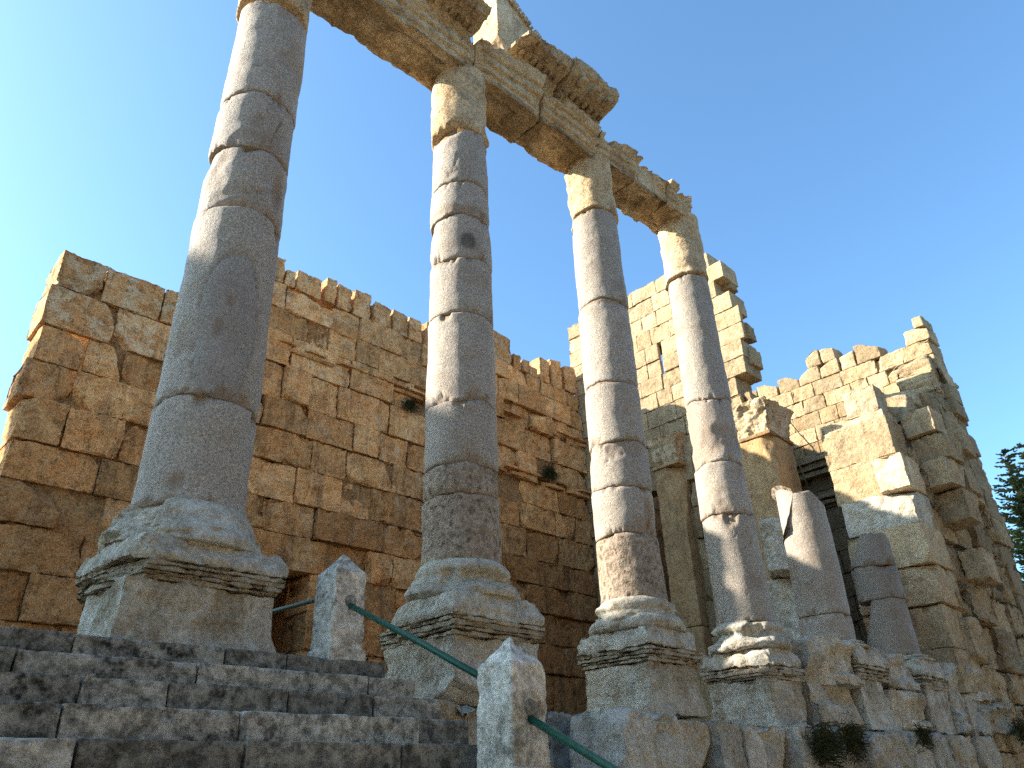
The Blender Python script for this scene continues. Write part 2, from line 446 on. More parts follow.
for z0, z1 in courses_from(zs):
    if z0 == 12.55:                                                   # the slit windows interrupt this course
        y = 15.3
        for yl, yr in ((16.6, 15.4), (15.4, 14.1), (14.1, 13.2), (13.2, 12.64), (12.51, 11.6), (11.6, 10.47), (10.34, 9.4)):
            thin = min(abs(yl - 12.51), abs(yr - 12.64), abs(yl - 10.34), abs(yr - 10.47)) < .01
            dp = .16 if thin else .95
            for zz0, zz1 in ((12.55, 13.15), (13.15, 13.8)):
                stone(m, (XC + dp / 2 + random.gauss(0, .01), (yl + yr) / 2, (zz0 + zz1) / 2), ((yl - yr) / 2 - .006, dp / 2, (zz1 - zz0) / 2 - .005), res=.055, depth_res=.15, r=.025, amp=.014, rot=FACE_X, tint=ct(0, 0))
    else:
        wall(m, 0, 0, [(z0, z1)], plx, 1.0, depth=.45, lrange=(.55, 1.3), ext=cw_ext, tintfn=ct, missing=0, amp=.018, jut=.010, cutp=.04, r=.02, pit=.015, gap=.003)
# broken stubs along the torn end
for k in range(5):
    z = 11.0 + k * 1.05; y = float(np.interp(z, jz, jy)) + random.uniform(.12, .26)
    stone(m, (XC + random.uniform(.45, .8), y, z), (random.uniform(.22, .38), random.uniform(.18, .28), random.uniform(.26, .34)), res=.04, r=.04, amp=.05, freq=3, tint=rtint(.45, .2, .5, .4, .2, .2), cuts=[((random.uniform(-1, 1), -1, random.uniform(-1, 1)), .25)])
# lower, shaded part, pierced by a tall doorway beside the slim pilaster
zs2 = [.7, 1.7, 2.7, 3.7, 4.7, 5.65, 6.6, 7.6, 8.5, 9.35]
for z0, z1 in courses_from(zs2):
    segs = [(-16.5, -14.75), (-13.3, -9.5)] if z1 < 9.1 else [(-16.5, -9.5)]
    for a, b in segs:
        wall(m, a, b, [(z0, z1)], plx, 1.0, depth=.5, lrange=(.6, 1.5), tintfn=lambda u, z: rtint(.32, .25, .8, .2, .1, .1), amp=.03, jut=.04, cutp=.3)  # dark warm tint puts shade into the colour of these blocks
for (ya, yb, za, zb) in ((10.1, 16.5, 9.25, 12.5), (10.65, 16.5, 13.85, 16.2), (13.7, 16.5, 12.5, 13.9), (9.8, 13.15, -EZ - .3, 9.25), (14.85, 16.5, -EZ - .3, 9.25)):
    box(m, (XC + .14, ya, za), (XC + .9, yb, zb), (.3, .5, .2))
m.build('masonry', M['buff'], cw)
# slim pilaster with rough capital
def pilaster(y0, y1, x0, x1, z1, capz, parent, mat):
    s = MB(); zc = 4.5
    for za, zb in ((.75, 4.0), (4.0, z1)):
        stone(s, ((x0 + x1) / 2, (y0 + y1) / 2, (za + zb) / 2), ((x1 - x0) / 2, (y1 - y0) / 2, (zb - za) / 2 - .006), res=.06, r=.03, amp=.014, tint=rtint(.5, .08, .45, .1, .2, .1), cuts=[((-1, -1, random.uniform(-.4, .4)), (x1 - x0) / 2 * .71 + (y1 - y0) / 2 * .71 + .05)])
    for e, za, zb in ((.05, z1 - .02, z1 + .10), (.02, .75, 1.0)):
        stone(s, ((x0 + x1) / 2, (y0 + y1) / 2, (za + zb) / 2), ((x1 - x0) / 2 + e, (y1 - y0) / 2 + e, (zb - za) / 2), res=.04, r=.03, amp=.02)
    p_ = s.build('pilaster', mat, parent)
    c = MB()
    def flare(p, n):
        t = np.clip((p[:, 2] + (capz - z1) / 2) / (capz - z1), 0, 1)
        k = (1 + .34 * t ** 2)[:, None]
        q = p * np.concatenate([k, k, np.ones_like(k)], 1)
        lf = np.sin(np.arctan2(p[:, 1], p[:, 0]) * 9) * np.sin(t * 9.5)
        return q + n * (.045 * lf)[:, None]
    stone(c, ((x0 + x1) / 2, (y0 + y1) / 2, (capz + z1) / 2 + .05), ((x1 - x0) / 2, (y1 - y0) / 2, (capz - z1) / 2), res=.03, r=.05, amp=.05, freq=7, shape=flare, tint=(.5, .3, .2), pit=.07)
    c.build('pilaster_capital', M['arch'], p_)
pilaster(12.23, 13.15, 19.62, 20.2, 9.0, 10.05, cw, M['tan'])
pilaster(9.02, 10.27, 19.57, 20.95, 8.9, 9.95, cw, M['tan'])

# ---- end wall, further on (its face at x = 27) and the ruined front corner that joins it
XF = 27.0
ew = thing('end_wall', 'distant sunlit wall with stepped broken top at the far end of the ruin', 'wall', (XF, 10, -EZ))
m = MB()
plf = lambda u, d, z: (np.array([XF + d, -u, z]), FACE_X)
top = [(5.8, 13.7), (5.95, 14.3), (6.72, 14.3), (6.74, 13.75), (7.55, 13.7), (7.6, 14.5), (8.5, 14.5), (8.55, 14.45), (9.1, 14.5), (9.2, 14.95), (10.4, 15.0), (10.5, 14.35), (16, 14.4)]
ety = [a for a, b in top]; etz = [b for a, b in top]
zs = [.7, 1.5, 2.3, 3.1, 3.9, 4.7, 5.5, 6.3, 7.1, 7.9, 8.7, 9.4, 10.05, 10.7, 11.3, 11.9, 12.5, 13.1, 13.7]
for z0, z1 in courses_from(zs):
    wall(m, -16.6, -5.85 + random.uniform(-.1, .08), [(z0, z1)], plf, 1.15, depth=.45, lrange=(.55, 1.35), tintfn=lambda u, z: rtint(.5, .25, .3, .3, .35, .35) if z > 11.6 else rtint(.16, .15, .9, .1, .1, .1), missing=0, amp=.024, jut=.02, cutp=.2, r=.025, pit=.02, res=.06, gap=.004)  # below the sunlit top, shade is painted in as a dark warm tint
for ya, yb, z0, z1 in ((5.85, 6.7, 13.7, 14.28), (6.75, 7.52, 13.2, 13.72), (7.58, 8.5, 13.7, 14.5), (8.52, 9.1, 13.7, 14.42), (9.15, 9.9, 13.7, 14.3), (9.2, 9.75, 14.3, 14.9), (9.78, 10.4, 14.3, 15.0), (9.92, 10.8, 13.7, 14.3), (10.82, 11.7, 13.7, 14.35), (11.75, 12.6, 13.7, 14.4), (12.62, 13.8, 13.7, 14.3), (5.9, 6.3, 14.25, 14.7)):
    stone(m, (XF + .5 + random.uniform(-.03, .03), (ya + yb) / 2, (z0 + z1) / 2), ((yb - ya) / 2 - .01, .5, (z1 - z0) / 2), res=.07, r=.05, amp=.035, rot=FACE_X, tint=rtint(.5, .25, .35, .3, .4, .3), cuts=[((random.uniform(-1, 1), -.3, 1.5), .32)])
for z, out, hh in ((10.0, .32, .10), (10.25, .42, .12), (10.5, .55, .14), (8.9, .15, .08), (9.1, .24, .08)):
    stone(m, (XF - out / 2 + .1, 11.2, z), (2.9, out / 2 + .1, hh), res=.07, r=.03, amp=.03, freq=3, rot=FACE_X, tint=(.35, .6, .1))
box(m, (XF + .14, 6.3, -EZ - .3), (XF + 1.0, 16, 13.6), (.3, .5, .2))
m.build('masonry', M['buff'], ew)

# back wall of the next hall, closes the recess behind the broken shafts
rw = thing('recess_wall', 'dark shaded wall closing the recess behind the broken shafts', 'wall', (23, YB, -EZ))
m = MB()
wall(m, 21.1, 27, courses_from([.7, 1.8, 2.9, 4.0, 5.1, 6.2, 7.3, 8.4, 9.5, 10.6, 11.7, 12.8, 13.9, 15.0]), pl, 1.0, lrange=(1, 2), res=.12, missing=0, amp=.03, tintfn=lambda u, z: rtint(.4, .2, .6, .3, .1, .1))
box(m, (21.1, YB + .3, -EZ - .3), (27, YB + .9, 14.8), (.3, .5, .2))
m.build('masonry', M['ochre'], rw)

# front corner mass, face at y = 5.9
fm = thing('corner_wall', 'rugged shaded corner wall of jutting blocks at the far right of the ruin', 'wall', (24.5, 5.9, -EZ))
m = MB(); YF = 5.95
plm = lambda u, d, z: (np.array([u, YF + d, z]), I3)
start = [(-2, 21.0), (3, 21.2), (6, 21.4), (8.0, 21.6), (9.0, 22.3), (9.8, 23.6), (10.6, 25.4), (11.6, 26.2), (12.9, 26.7)]
sz = [a for a, b in start]; sx = [b for a, b in start]
endx = [(-2, 29.0), (5, 28.6), (9, 28.5), (11.2, 28.7), (12.0, 28.2), (13.6, 28.0)]
zs = [-1.7, -.6, .4, 1.5, 2.3, 3.4, 4.3, 5.5, 6.3, 7.4, 8.1, 9.1, 9.75, 10.7, 11.4, 12.3, 12.95]
for z0, z1 in courses_from(zs):
    zc = (z0 + z1) / 2
    a = float(np.interp(zc, sz, sx)) + random.uniform(-.2, .2)
    b = float(np.interp(zc, [e[0] for e in endx], [e[1] for e in endx])) + random.uniform(-.18, .18)
    wall(m, a, b, [(z0, z1)], plm, 1.2, depth=.9, lrange=(.7, 2.1), tintfn=lambda u, z: rtint(.42, .3, .4, .4, .4, .4), missing=.04, amp=.085, jut=.10, cutp=.6, r=.03, freq=1.6, pit=.05, res=.05)
box(m, (22.2, YF + .7, -EZ - .3), (28.2, YF + 1.2, 8.6), (.3, .5, .3)); box(m, (26.0, YF + .7, 8.6), (27.9, YF + 1.2, 11.0), (.3, .5, .3))
m.build('masonry', M['buff'], fm)
for (x, y, z, hx, hy, hz) in ((22.35, 5.72, 8.75, .5, .42, .36), (22.55, 5.62, 7.98, .55, .45, .38), (22.35, 5.66, 7.2, .6, .4, .38), (22.75, 5.66, 6.35, .5, .42, .42), (24.2, 5.72, 7.5, .6, .35, .4), (23.6, 5.75, 4.9, .7, .3, .42), (24.9, 5.7, 8.9, .55, .36, .4)):
    stone(m2 := MB(), (x, y, z), (hx, hy, hz), res=.05, r=.03, amp=.035, rot=rotz(random.uniform(-.12, .12)), tint=rtint(.5, .2, .45, .3, .3, .2), pit=.03, cuts=[((random.uniform(-.4, 1), -1, random.uniform(-.8, .6)), hy + .12)])
    m2.build('jutting_block', M['buff'], fm)
# loose blocks bedded on the sloping top of that corner
for (x, y, z, hx, hy, hz) in ((22.4, 6.5, 9.25, .45, .5, .3), (23.3, 6.6, 9.95, .5, .5, .32), (24.6, 6.6, 10.55, .6, .5, .35)):
    f = MB(); stone(f, (x, y, z), (hx, hy, hz), res=.07, r=.08, amp=.06, rot=rotz(random.uniform(-.2, .2)), tint=rtint(.6, .2, .2, .2, .5, .3), cuts=[((-1, -.6, .8), .45)])
    f.build('capping_block', M['buff'], fm)

# ---- anta pier at the end of the colonnade
pr = thing('masonry_pier', 'stack of pale cut blocks with sunlit left faces, rising right of the broken shafts', 'pier', (21, 6.7, -EZ))
for (x0, x1, y0, y1, z0, z1, mt, ct_) in (
        (20.15, 21.7, 6.05, 8.0, .72, 1.6, 'pale', 0), (20.05, 21.6, 5.95, 8.0, 1.6, 2.6, 'buff', 0), (20.2, 21.6, 6.0, 7.9, 2.6, 3.6, 'buff', 0),
        (20.15, 21.6, 5.92, 7.9, 3.6, 4.55, 'arch', 1), (20.1, 21.6, 5.88, 7.2, 4.55, 5.6, 'buff', 2), (20.3, 21.6, 7.22, 7.9, 4.55, 5.6, 'buff', 0), (20.3, 21.65, 5.98, 7.8, 5.6, 6.55, 'pale', 3),
        (20.25, 21.5, 5.92, 6.7, 6.55, 7.5, 'arch', 2), (20.5, 21.6, 6.72, 7.95, 6.55, 7.6, 'buff', 0), (20.55, 21.7, 6.12, 8.0, 7.6, 8.75, 'buff', 0), (20.72, 21.75, 6.2, 7.95, 8.75, 9.05, 'arch', 3), (20.9, 21.8, 6.32, 7.25, 9.05, 9.9, 'arch', 0)):
    f = MB(); cuts = []
    if ct_ == 1: cuts = [((-1, -.5, .4), .95)]
    if ct_ == 3: cuts = [((-.7, -.4, 1), .72)]
    if ct_ == 2: cuts = [((-.6, .9, .8), .98), ((-.9, -.7, -.5), 1.0)]
    hx, hy, hz = (x1 - x0) / 2, (y1 - y0) / 2, (z1 - z0) / 2
    stone(f, ((x0 + x1) / 2, (y0 + y1) / 2, (z0 + z1) / 2), (hx, hy, hz - .006), res=.045, r=.03, amp=.028, cuts=cuts, tint=rtint(.55, .22, .3, .3, .3, .2), pit=.02, cav=1.5)
    f.build('pier_block', M[mt], pr)

# ------------------------------------------------------------------ columns
CAMAZ = lambda x, y: math.atan2(-y, -x)
NTH = 120
def drum(z0, z1, R0, R1, cx, cy, ztot, seam0=.05, seam1=.05, seed=0, chip=1.0, lump=.012, scar=None, tilt=None, flat_top=None, nth=NTH, base=(.5, 0, 0)):
    """one drum of a shaft: uneven bed joints, chipped arrises"""
    mb = MB()
    nz = max(6, int((z1 - z0) / .04))
    th = np.arange(nth) / nth * 2 * math.pi
    t = np.linspace(0, 1, nz)
    t = np.concatenate([[0, .004, .012], t[1:-1], [.988, .996, 1]]); t.sort(); nz = len(t)
    ring = np.stack([np.cos(th), np.sin(th), np.zeros(nth)], 1)
    def joint(z, amt):
        return z + amt * 2 * (fbm(ring * 1.3 + np.array([z * 7.7, z * 3.3, 5]), 3, 31) - .5)
    j0, j1 = joint(z0, seam0) + .007, joint(z1, seam1) - .007
    shift = np.random.default_rng(seed + 3).uniform(-.016, .016, 2)
    Z = j0[None, :] + (j1 - j0)[None, :] * t[:, None]
    Rz = np.interp(Z, [ztot[0], ztot[0] + .12, ztot[1]], [R0 + .02, R0, R1])
    P = np.stack([np.broadcast_to(ring[:, 0], Z.shape), np.broadcast_to(ring[:, 1], Z.shape), Z], 2).reshape(-1, 3)
    d0 = (Z - j0[None, :]).ravel(); d1 = (j1[None, :] - Z).ravel()
    so = np.array([seed * 3.7, seed * 1.3, 0])
    e0 = fbm(np.stack([P[:, 0] * 2.6, P[:, 1] * 2.6, z0 * 3. + P[:, 2] * 1.6], 1), 5, 41, .62)
    e1 = fbm(np.stack([P[:, 0] * 2.6, P[:, 1] * 2.6, z1 * 3. + 9 + P[:, 2] * 1.6], 1), 5, 41, .62)
    R = Rz.ravel().copy(); brown = np.zeros(len(R))
    for d, e in ((d0, e0), (d1, e1)):
        w = .014 + .16 * np.clip((e - .54) * 5, 0, 1)             # chip reach
        dep = (.018 + .045 * chip * np.clip((e - .54) * 5, 0, 1))
        k = np.clip(1 - d / w, 0, 1) ** .8
        R -= dep * k; brown = np.maximum(brown, np.clip(k * 1.4, 0, 1) * (.35 + .65 * np.clip((e - .5) * 6, 0, 1)))
    q = P * np.array([.47, .47, 1.0])
    bite = np.clip((fbm(q * 1.25 + so + 4, 4, 53) - .62) * 5, 0, 1)
    R += lump * 3.2 * (fbm(q * 1.6 + so, 3, 51) - .5) + .008 * (fbm(q * 9 + so, 3, 52) - .5) - .05 * bite
    brown = np.maximum(brown, np.clip(bite * 1.5, 0, .55))
    crack = np.abs(fbm(q * np.array([1.1, 1.1, .9]) + so + 20, 4, 54) - .5)
    ck = np.clip(1 - crack / .006, 0, 1) * (fbm(q * .9 + so, 2, 55) > .56)
    R -= .012 * ck; brown = np.maximum(brown, ck * .9)
    blue = np.zeros(len(R)); darkk = np.zeros(len(R))
    if scar:
        for (az, zc, ha, hz, deep, col) in scar:
            da = (np.arctan2(P[:, 1], P[:, 0]) - az + math.pi) % (2 * math.pi) - math.pi
            rr = (np.abs(da / ha) ** 2.6 + np.abs((P[:, 2] - zc) / hz) ** 2.0) ** .45 + .12 * (fbm(q * 3 + so, 3, 61) - .5)
            if col == 'blot':
                darkk = np.maximum(darkk, np.clip((1 - rr) * 5, 0, 1)); continue
            if col == 'band':
                kb = np.abs(P[:, 2] - zc + .05 * (fbm(q * 5 + so, 3, 63) - .5)) < hz * (.4 + 1.2 * fbm(q * 2.5 + so, 3, 64)); brown = np.maximum(brown, kb * .95); R -= .012 * kb; continue
            if col == 'crack':
                lx, lz = ha, hz; ux = da * .45; uz = P[:, 2] - zc; LL = lx * lx + lz * lz
                s_ = np.clip((ux * lx + uz * lz) / LL, 0, 1); dd = np.hypot(ux - s_ * lx, uz - s_ * lz) + .05 * (fbm(q * 6 + so, 3, 65) - .5)
                k = np.clip(1 - np.abs(dd) / .016, 0, 1); R -= deep * k; brown = np.maximum(brown, k); continue
            if col == 'inlay':
                R -= .020 * np.exp(-((rr - 1) / .022) ** 2); blue = np.maximum(blue, (rr < 1) * 1.0)
                brown = np.maximum(brown, .45 * np.exp(-((rr - 1) / .025) ** 2))
            else:
                k = np.clip((1 - rr) * 2.2, 0, 1); R -= deep * k * (.6 + .8 * fbm(q * 6, 3, 71)); brown = np.maximum(brown, .85 * np.clip(k * 2, 0, 1))
    V = np.stack([P[:, 0] * R, P[:, 1] * R, P[:, 2]], 1)
    Vc0 = V[:nth] * np.array([.02, .02, 1]); Vc1 = V[-nth:] * np.array([.02, .02, 1])
    V = np.concatenate([Vc0, V, Vc1]); nz += 2
    brown = np.concatenate([brown[:nth], brown, brown[-nth:]]); blue = np.concatenate([blue[:nth], blue, blue[-nth:]]); darkk = np.concatenate([darkk[:nth], darkk, darkk[-nth:]])
    if tilt is not None:
        cen = np.array([0, 0, (z0 + z1) / 2]); V = (V - cen) @ tilt.T + cen
    if flat_top is not None:
        for n_, c_ in flat_top:
            n_ = np.array(n_, float); n_ /= np.linalg.norm(n_)
            s = (V - np.array([0, 0, (z0 + z1) / 2])) @ n_ - c_ - .09 * (fbm(V * 4 + so, 4, 81) - .5)
            V = V - np.maximum(s, 0)[:, None] * n_; brown = np.maximum(brown, (s > .0) * .25)
    i, j = np.meshgrid(np.arange(nz - 1), np.arange(nth), indexing='ij'); a = (i * nth + j).ravel(); b = (i * nth + (j + 1) % nth).ravel()
    F = np.stack([a, b, b + nth, a + nth], 1)
    tint = np.stack([np.full(len(V), base[0]) + .2 * (fbm(V * 2 + so, 2, 91) - .5) - .95 * darkk, np.clip(brown + base[1], 0, 1), np.clip(blue + base[2], 0, 1)], 1)
    mb.add(V + np.array([cx + shift[0], cy + shift[1], 0]), F, tint)
    return mb

def lathe_base(cx, cy, z0, z1, R, seed, wear=0.0):
    mb = MB(); nth, nz = 110, 26
    th = np.arange(nth) / nth * 2 * math.pi; t = np.linspace(0, 1, nz)
    prof = np.interp(t, [0, .06, .2, .36, .44, .5, .6, .66, .78, .9, .95, 1], [R * 1.33, R * 1.42, R * 1.46, R * 1.38, R * 1.25, R * 1.2, R * 1.18, R * 1.24, R * 1.27, R * 1.2, R * 1.1, R * 1.06])
    prof = prof * (1 - wear) + wear * np.interp(t, [0, .3, .75, 1], [R * 1.52, R * 1.42, R * 1.22, R * 1.08])
    TH, TT = np.meshgrid(th, t); PR = np.repeat(prof[:, None], nth, 1)
    P = np.stack([np.cos(TH), np.sin(TH), TT * 1.2], 2).reshape(-1, 3) + seed * 7.7
    er = fbm(P * 1.5, 4, 13); er2 = fbm(P * 5, 3, 14)
    RR = PR.ravel() - .24 * R * np.clip((er - .52) * 6, 0, 1) - .05 * (er2 - .4)
    V = np.stack([np.cos(TH).ravel() * RR, np.sin(TH).ravel() * RR, z0 + (z1 - z0) * TT.ravel() + .03 * (er2 - .5)], 1)
    V = np.concatenate([V[:nth] * [.02, .02, 1], V, V[-nth:] * [.02, .02, 1]]); nz += 2
    i, j = np.meshgrid(np.arange(nz - 1), np.arange(nth), indexing='ij'); a = (i * nth + j).ravel(); b = (i * nth + (j + 1) % nth).ravel()
    mb.add(V + np.array([cx, cy, 0]), np.stack([a, b, b + nth, a + nth], 1), (.55, .15, .35))
    return mb

def pedestal(cx, cy, z0, z1, hw, hcap, seed, cuts=(), amp=.03):
    mb = MB(); H = z1 - z0; z = lambda t: z0 + t * H
    rs = random.Random(seed)
    def stain(p):                                   # brown crust that rain leaves under the cornice, running down in tongues
        s = np.clip((fbm(p * np.array([3.2, 3.2, .9]) + seed * 2.2, 4, 66) - .50) * 6, 0, 1) * np.clip((p[:, 2] / (H * .3) + .55), 0, 1)
        return np.stack([.55 - .25 * s, .15 + .75 * s, .35 - .3 * s], 1)
    def spread(p, n):
        k = 1 + .10 * np.clip((-p[:, 2] - H * .02) / (H * .28), 0, 1) ** 1.5
        return np.stack([p[:, 0] * k, p[:, 1] * k, p[:, 2]], 1)
    stone(mb, (cx, cy, (z0 + z(.60)) / 2), (hw, hw, H * .30), res=.026, r=.03, amp=amp, bed=.012, freq=2.4, shape=spread, seed=seed * 131 + 7, cuts=cuts[1:], tint=stain, pit=.02)
    d = hcap - hw
    for k, (ta, tb, e) in enumerate(((.585, .635, .22), (.63, .665, .40), (.66, .715, .68), (.71, .75, .82))):
        stone(mb, (cx + rs.uniform(-.006, .006), cy + rs.uniform(-.006, .006), (z(ta) + z(tb)) / 2), (hw + d * e, hw + d * e, (z(tb) - z(ta)) / 2), res=(.03, .03, .012), r=.012, amp=.022, freq=4, seed=seed * 17 + k, cuts=[((-1, -.25, .1), .645), ((-.75, .66, .0), .74)] if seed == 1 else (), tint=(.30 if k in (1, 2) else .45, .75, .1), pit=.03, cav=2.0)
    ch = (z(1.0) - z(.745)) / 2
    def chip():
        n = np.array([rs.choice((-1, 1)), rs.choice((-1, -1, 1)) * rs.uniform(.3, 1), rs.uniform(-.3, .9)]); n /= np.linalg.norm(n)
        return (n, (abs(n[0]) + abs(n[1])) * hcap + abs(n[2]) * ch - rs.uniform(.08, .22))
    def slope(p, n):
        t = np.clip((p[:, 2] + ch) / (2 * ch), 0, 1); k = 1 - .16 * np.clip(t - .35, 0, 1)
        return np.stack([p[:, 0] * k, p[:, 1] * k, p[:, 2]], 1)
    stone(mb, (cx, cy, z(.745) + ch), (hcap, hcap, ch), res=.026, r=.03, amp=.035, bed=.018, freq=3, shape=slope, seed=seed * 29 + 3, cuts=[chip(), chip(), chip()] + ([((-1, -.25, .35), .66), ((-.75, -.65, -.1), .80), ((-.75, .66, .1), .76)] if seed == 1 else []), tint=(.55, .15, .45), pit=.03, cav=2.0)
    return mb

YC = 6.75
def column(name, label, x, zb, zt, joints, neck, ped, patch_drums=(), R0=.475, R1=.42, group='standing columns under the entablature', cat='column', pedcuts=(), scars={}, seed=1, base_z=None, neckcut=None, mort=True, dcuts={}, chip=1.0, dark=0.0):
    root = thing(name, label, cat, (x, YC, ped[0]), group)
    pedestal(x, YC, ped[0], ped[1], ped[2], ped[3], seed, pedcuts).build('pedestal', M['pale'], root)
    lathe_base(x, YC, ped[1] - .02, zb + .03, R0, seed, {1: .8, 2: .55}.get(seed, .1)).build('column_base', M['pale'], root)
    for k in range(len(joints) - 1):
        z0, z1 = joints[k], joints[k + 1]
        pt = k in patch_drums
        mb = drum(z0, z1, R0, R1, x, YC, (zb, zt), seam0=0.02 if k == 0 else .06, seam1=.06, seed=seed * 10 + k, scar=scars.get(k), lump=.022 if pt else .014, chip=chip, base=(.5, .3, .2) if pt else (.5 + random.uniform(-.12, .12) - dark, dark * .7, 0), flat_top=dcuts.get(k))
        mb.build('drum', M['patch'] if pt else M['granite'], root)
    if neck:
        def nk(p, n): return p
        mb = drum(neck[0], neck[1], R1 + .02, R1 + .035, x, YC, (neck[0], neck[1]), seam0=.07, seam1=.0, seed=seed * 10 + 9, chip=1.3, lump=.05, base=(.6, .2, .2), flat_top=neckcut)
        mb.build('capital', M['arch'], root)
    if mort:
        mo = MB(); ztop = (neck[1] if neck else joints[-1]) - .3
        tube(mo, [(x, YC, zb + .02), (x, YC, ztop)], [R0 - .085, R1 - .085], 40, (.5, .3, .1))
        mo.build('mortar', M['mortar'], root)
    return root

az = lambda x: CAMAZ(x, YC)
k1, k2, k3, k4 = .938, .95, .961, .967
column('column', 'thick leftmost granite column with an oval inlay low on its shaft', 2.57, 2.25, 9.6,
       [2.25, 3.494 * k1, 5.945 * k1, 6.873 * k1, 7.77 * k1, 9.45 * k1 + .05], (9.0, 10.27), (1.0, 1.9, .63, .70), seed=1,
       pedcuts=[((-1, -.3, .9), .90), ((-.9, .35, .1), .68)],
       scars={1: [(az(2.57) + .10, 4.10, .66, .86, .02, 'inlay'), (az(2.57) - .05, 4.02, .12, .12, .012, 'chip'), (az(2.57) + .1, 4.35, .10, .08, .012, 'chip')], 0: [(az(2.57) - .3, 2.45, .16, .09, .03, 'chip')], 2: [(az(2.57) + .9, 6.0, .25, .3, .05, 'chip'), (az(2.57) - .1, 5.75, .35, .18, .03, 'crack')], 3: [(az(2.57) + .45, 6.6, .10, .42, .03, 'crack')], 4: [(az(2.57) - .3, 7.7, .5, .12, .02, 'crack')]})
column('column', 'granite column second from the left, behind the taller stair post, dark blot on shaft', 5.83, 2.28, 9.2,
       [2.28, 3.1, 3.665 * k2, 4.54 * k2, 5.952 * k2, 6.912 * k2, 7.721 * k2, 8.361 * k2, 9.52 * k2], (9.54 * k2, 10.48), (.76, 1.9, .62, .685), seed=2, patch_drums=(0, 1),
       pedcuts=[((-.9, -.55, -.25), .86), ((-.3, -.6, -.75), .60), ((.6, -.7, -.4), .72)], scars={5: [(az(5.83) + .25, 6.85, .30, .16, 0, 'blot')], 3: [(az(5.83) - .5, 5.62, .22, .12, .05, 'chip')], 6: [(az(5.83) - .25, 7.42, .6, .05, 0, 'band')]}, dcuts={7: [((-.95, -.25, .55), .50)]}, neckcut=[((-.5, -.7, -.75), .72)])
column('column', 'granite column third from the left, with coarse brown repair at the shaft foot', 9.13, 2.3, 9.4,
       [2.3, 3.32 * k3 + .05, 4.147 * k3, 4.915 * k3, 6.011 * k3, 7.668 * k3, 9.75 * k3], (9.77 * k3, 10.66), (.78, 1.9, .57, .65), seed=3, patch_drums=(0,),
       pedcuts=[((-.3, -.9, -.45), .88), ((-.75, -.65, -.1), .74)], scars={1: [(az(9.13) + 1.0, 3.55, .3, .3, .05, 'chip')], 4: [(az(9.13), 7.33, 3.2, .05, 0, 'band')], 3: [(az(9.13), 5.74, 3.2, .03, 0, 'band')], 2: [(az(9.13) - .4, 4.4, .5, .18, .025, 'crack')]})
column('column', 'granite column fourth from the left, under the broken tip of the entablature', 12.2, 2.32, 9.5,
       [2.32, 4.344 * k4, 5.349 * k4, 6.701 * k4, 9.73 * k4], (9.76 * k4, 11.05), (.72, 1.9, .56, .64), seed=4,
       pedcuts=[((-.8, -.6, .1), .72), ((.5, -.9, -.3), .72), ((-.5, -.5, .9), .95)], neckcut=[((.8, .3, .6), .60)], scars={0: [(az(12.2) + .1, 4.1, .3, .16, .05, 'chip')]})
gb = 'broken column shafts'
column('broken_column', 'broken grey shaft with a split slanting top, next to the fourth standing column', 15.4, 2.3, 9.5,
       [2.3, 2.84, 5.35], None, (.72, 2.2, .66, .74), seed=5, R0=.5, R1=.44, group=gb, pedcuts=[((-.4, -.9, .5), .9), ((.8, -.7, .3), .80)], mort=False,
       dcuts={1: [((-.36, .83, .45), .62), ((.5, -.6, .8), .98)]})
root5 = [o for o in COL.objects if o.name.startswith('broken_column')][0]
f = drum(4.4, 5.68, .45, .44, 15.38, YC + .015, (4.4, 5.6), seam0=.03, seed=57, chip=.4, flat_top=[((.36, -.83, -.45), -.17), ((.5, -.45, .75), .06)])
f.build('broken_tip', M['granite'], root5)
column('broken_column', 'low dark shaft of split granite pieces leaning on the pale pier', 18.6, 2.3, 9.5,
       [2.3, 3.55, 4.3, 5.05], None, (.72, 2.2, .66, .74), seed=6, R0=.52, R1=.45, group=gb, pedcuts=[((-.5, -.9, .4), .86), ((.6, -.8, -.2), .8)], mort=False,
       dark=.4, dcuts={0: [((-.36, .83, .30), .40)], 1: [((-.5, -.7, .35), .52)], 2: [((-.36, .83, .5), .28), ((.6, -.3, .8), .36)]})

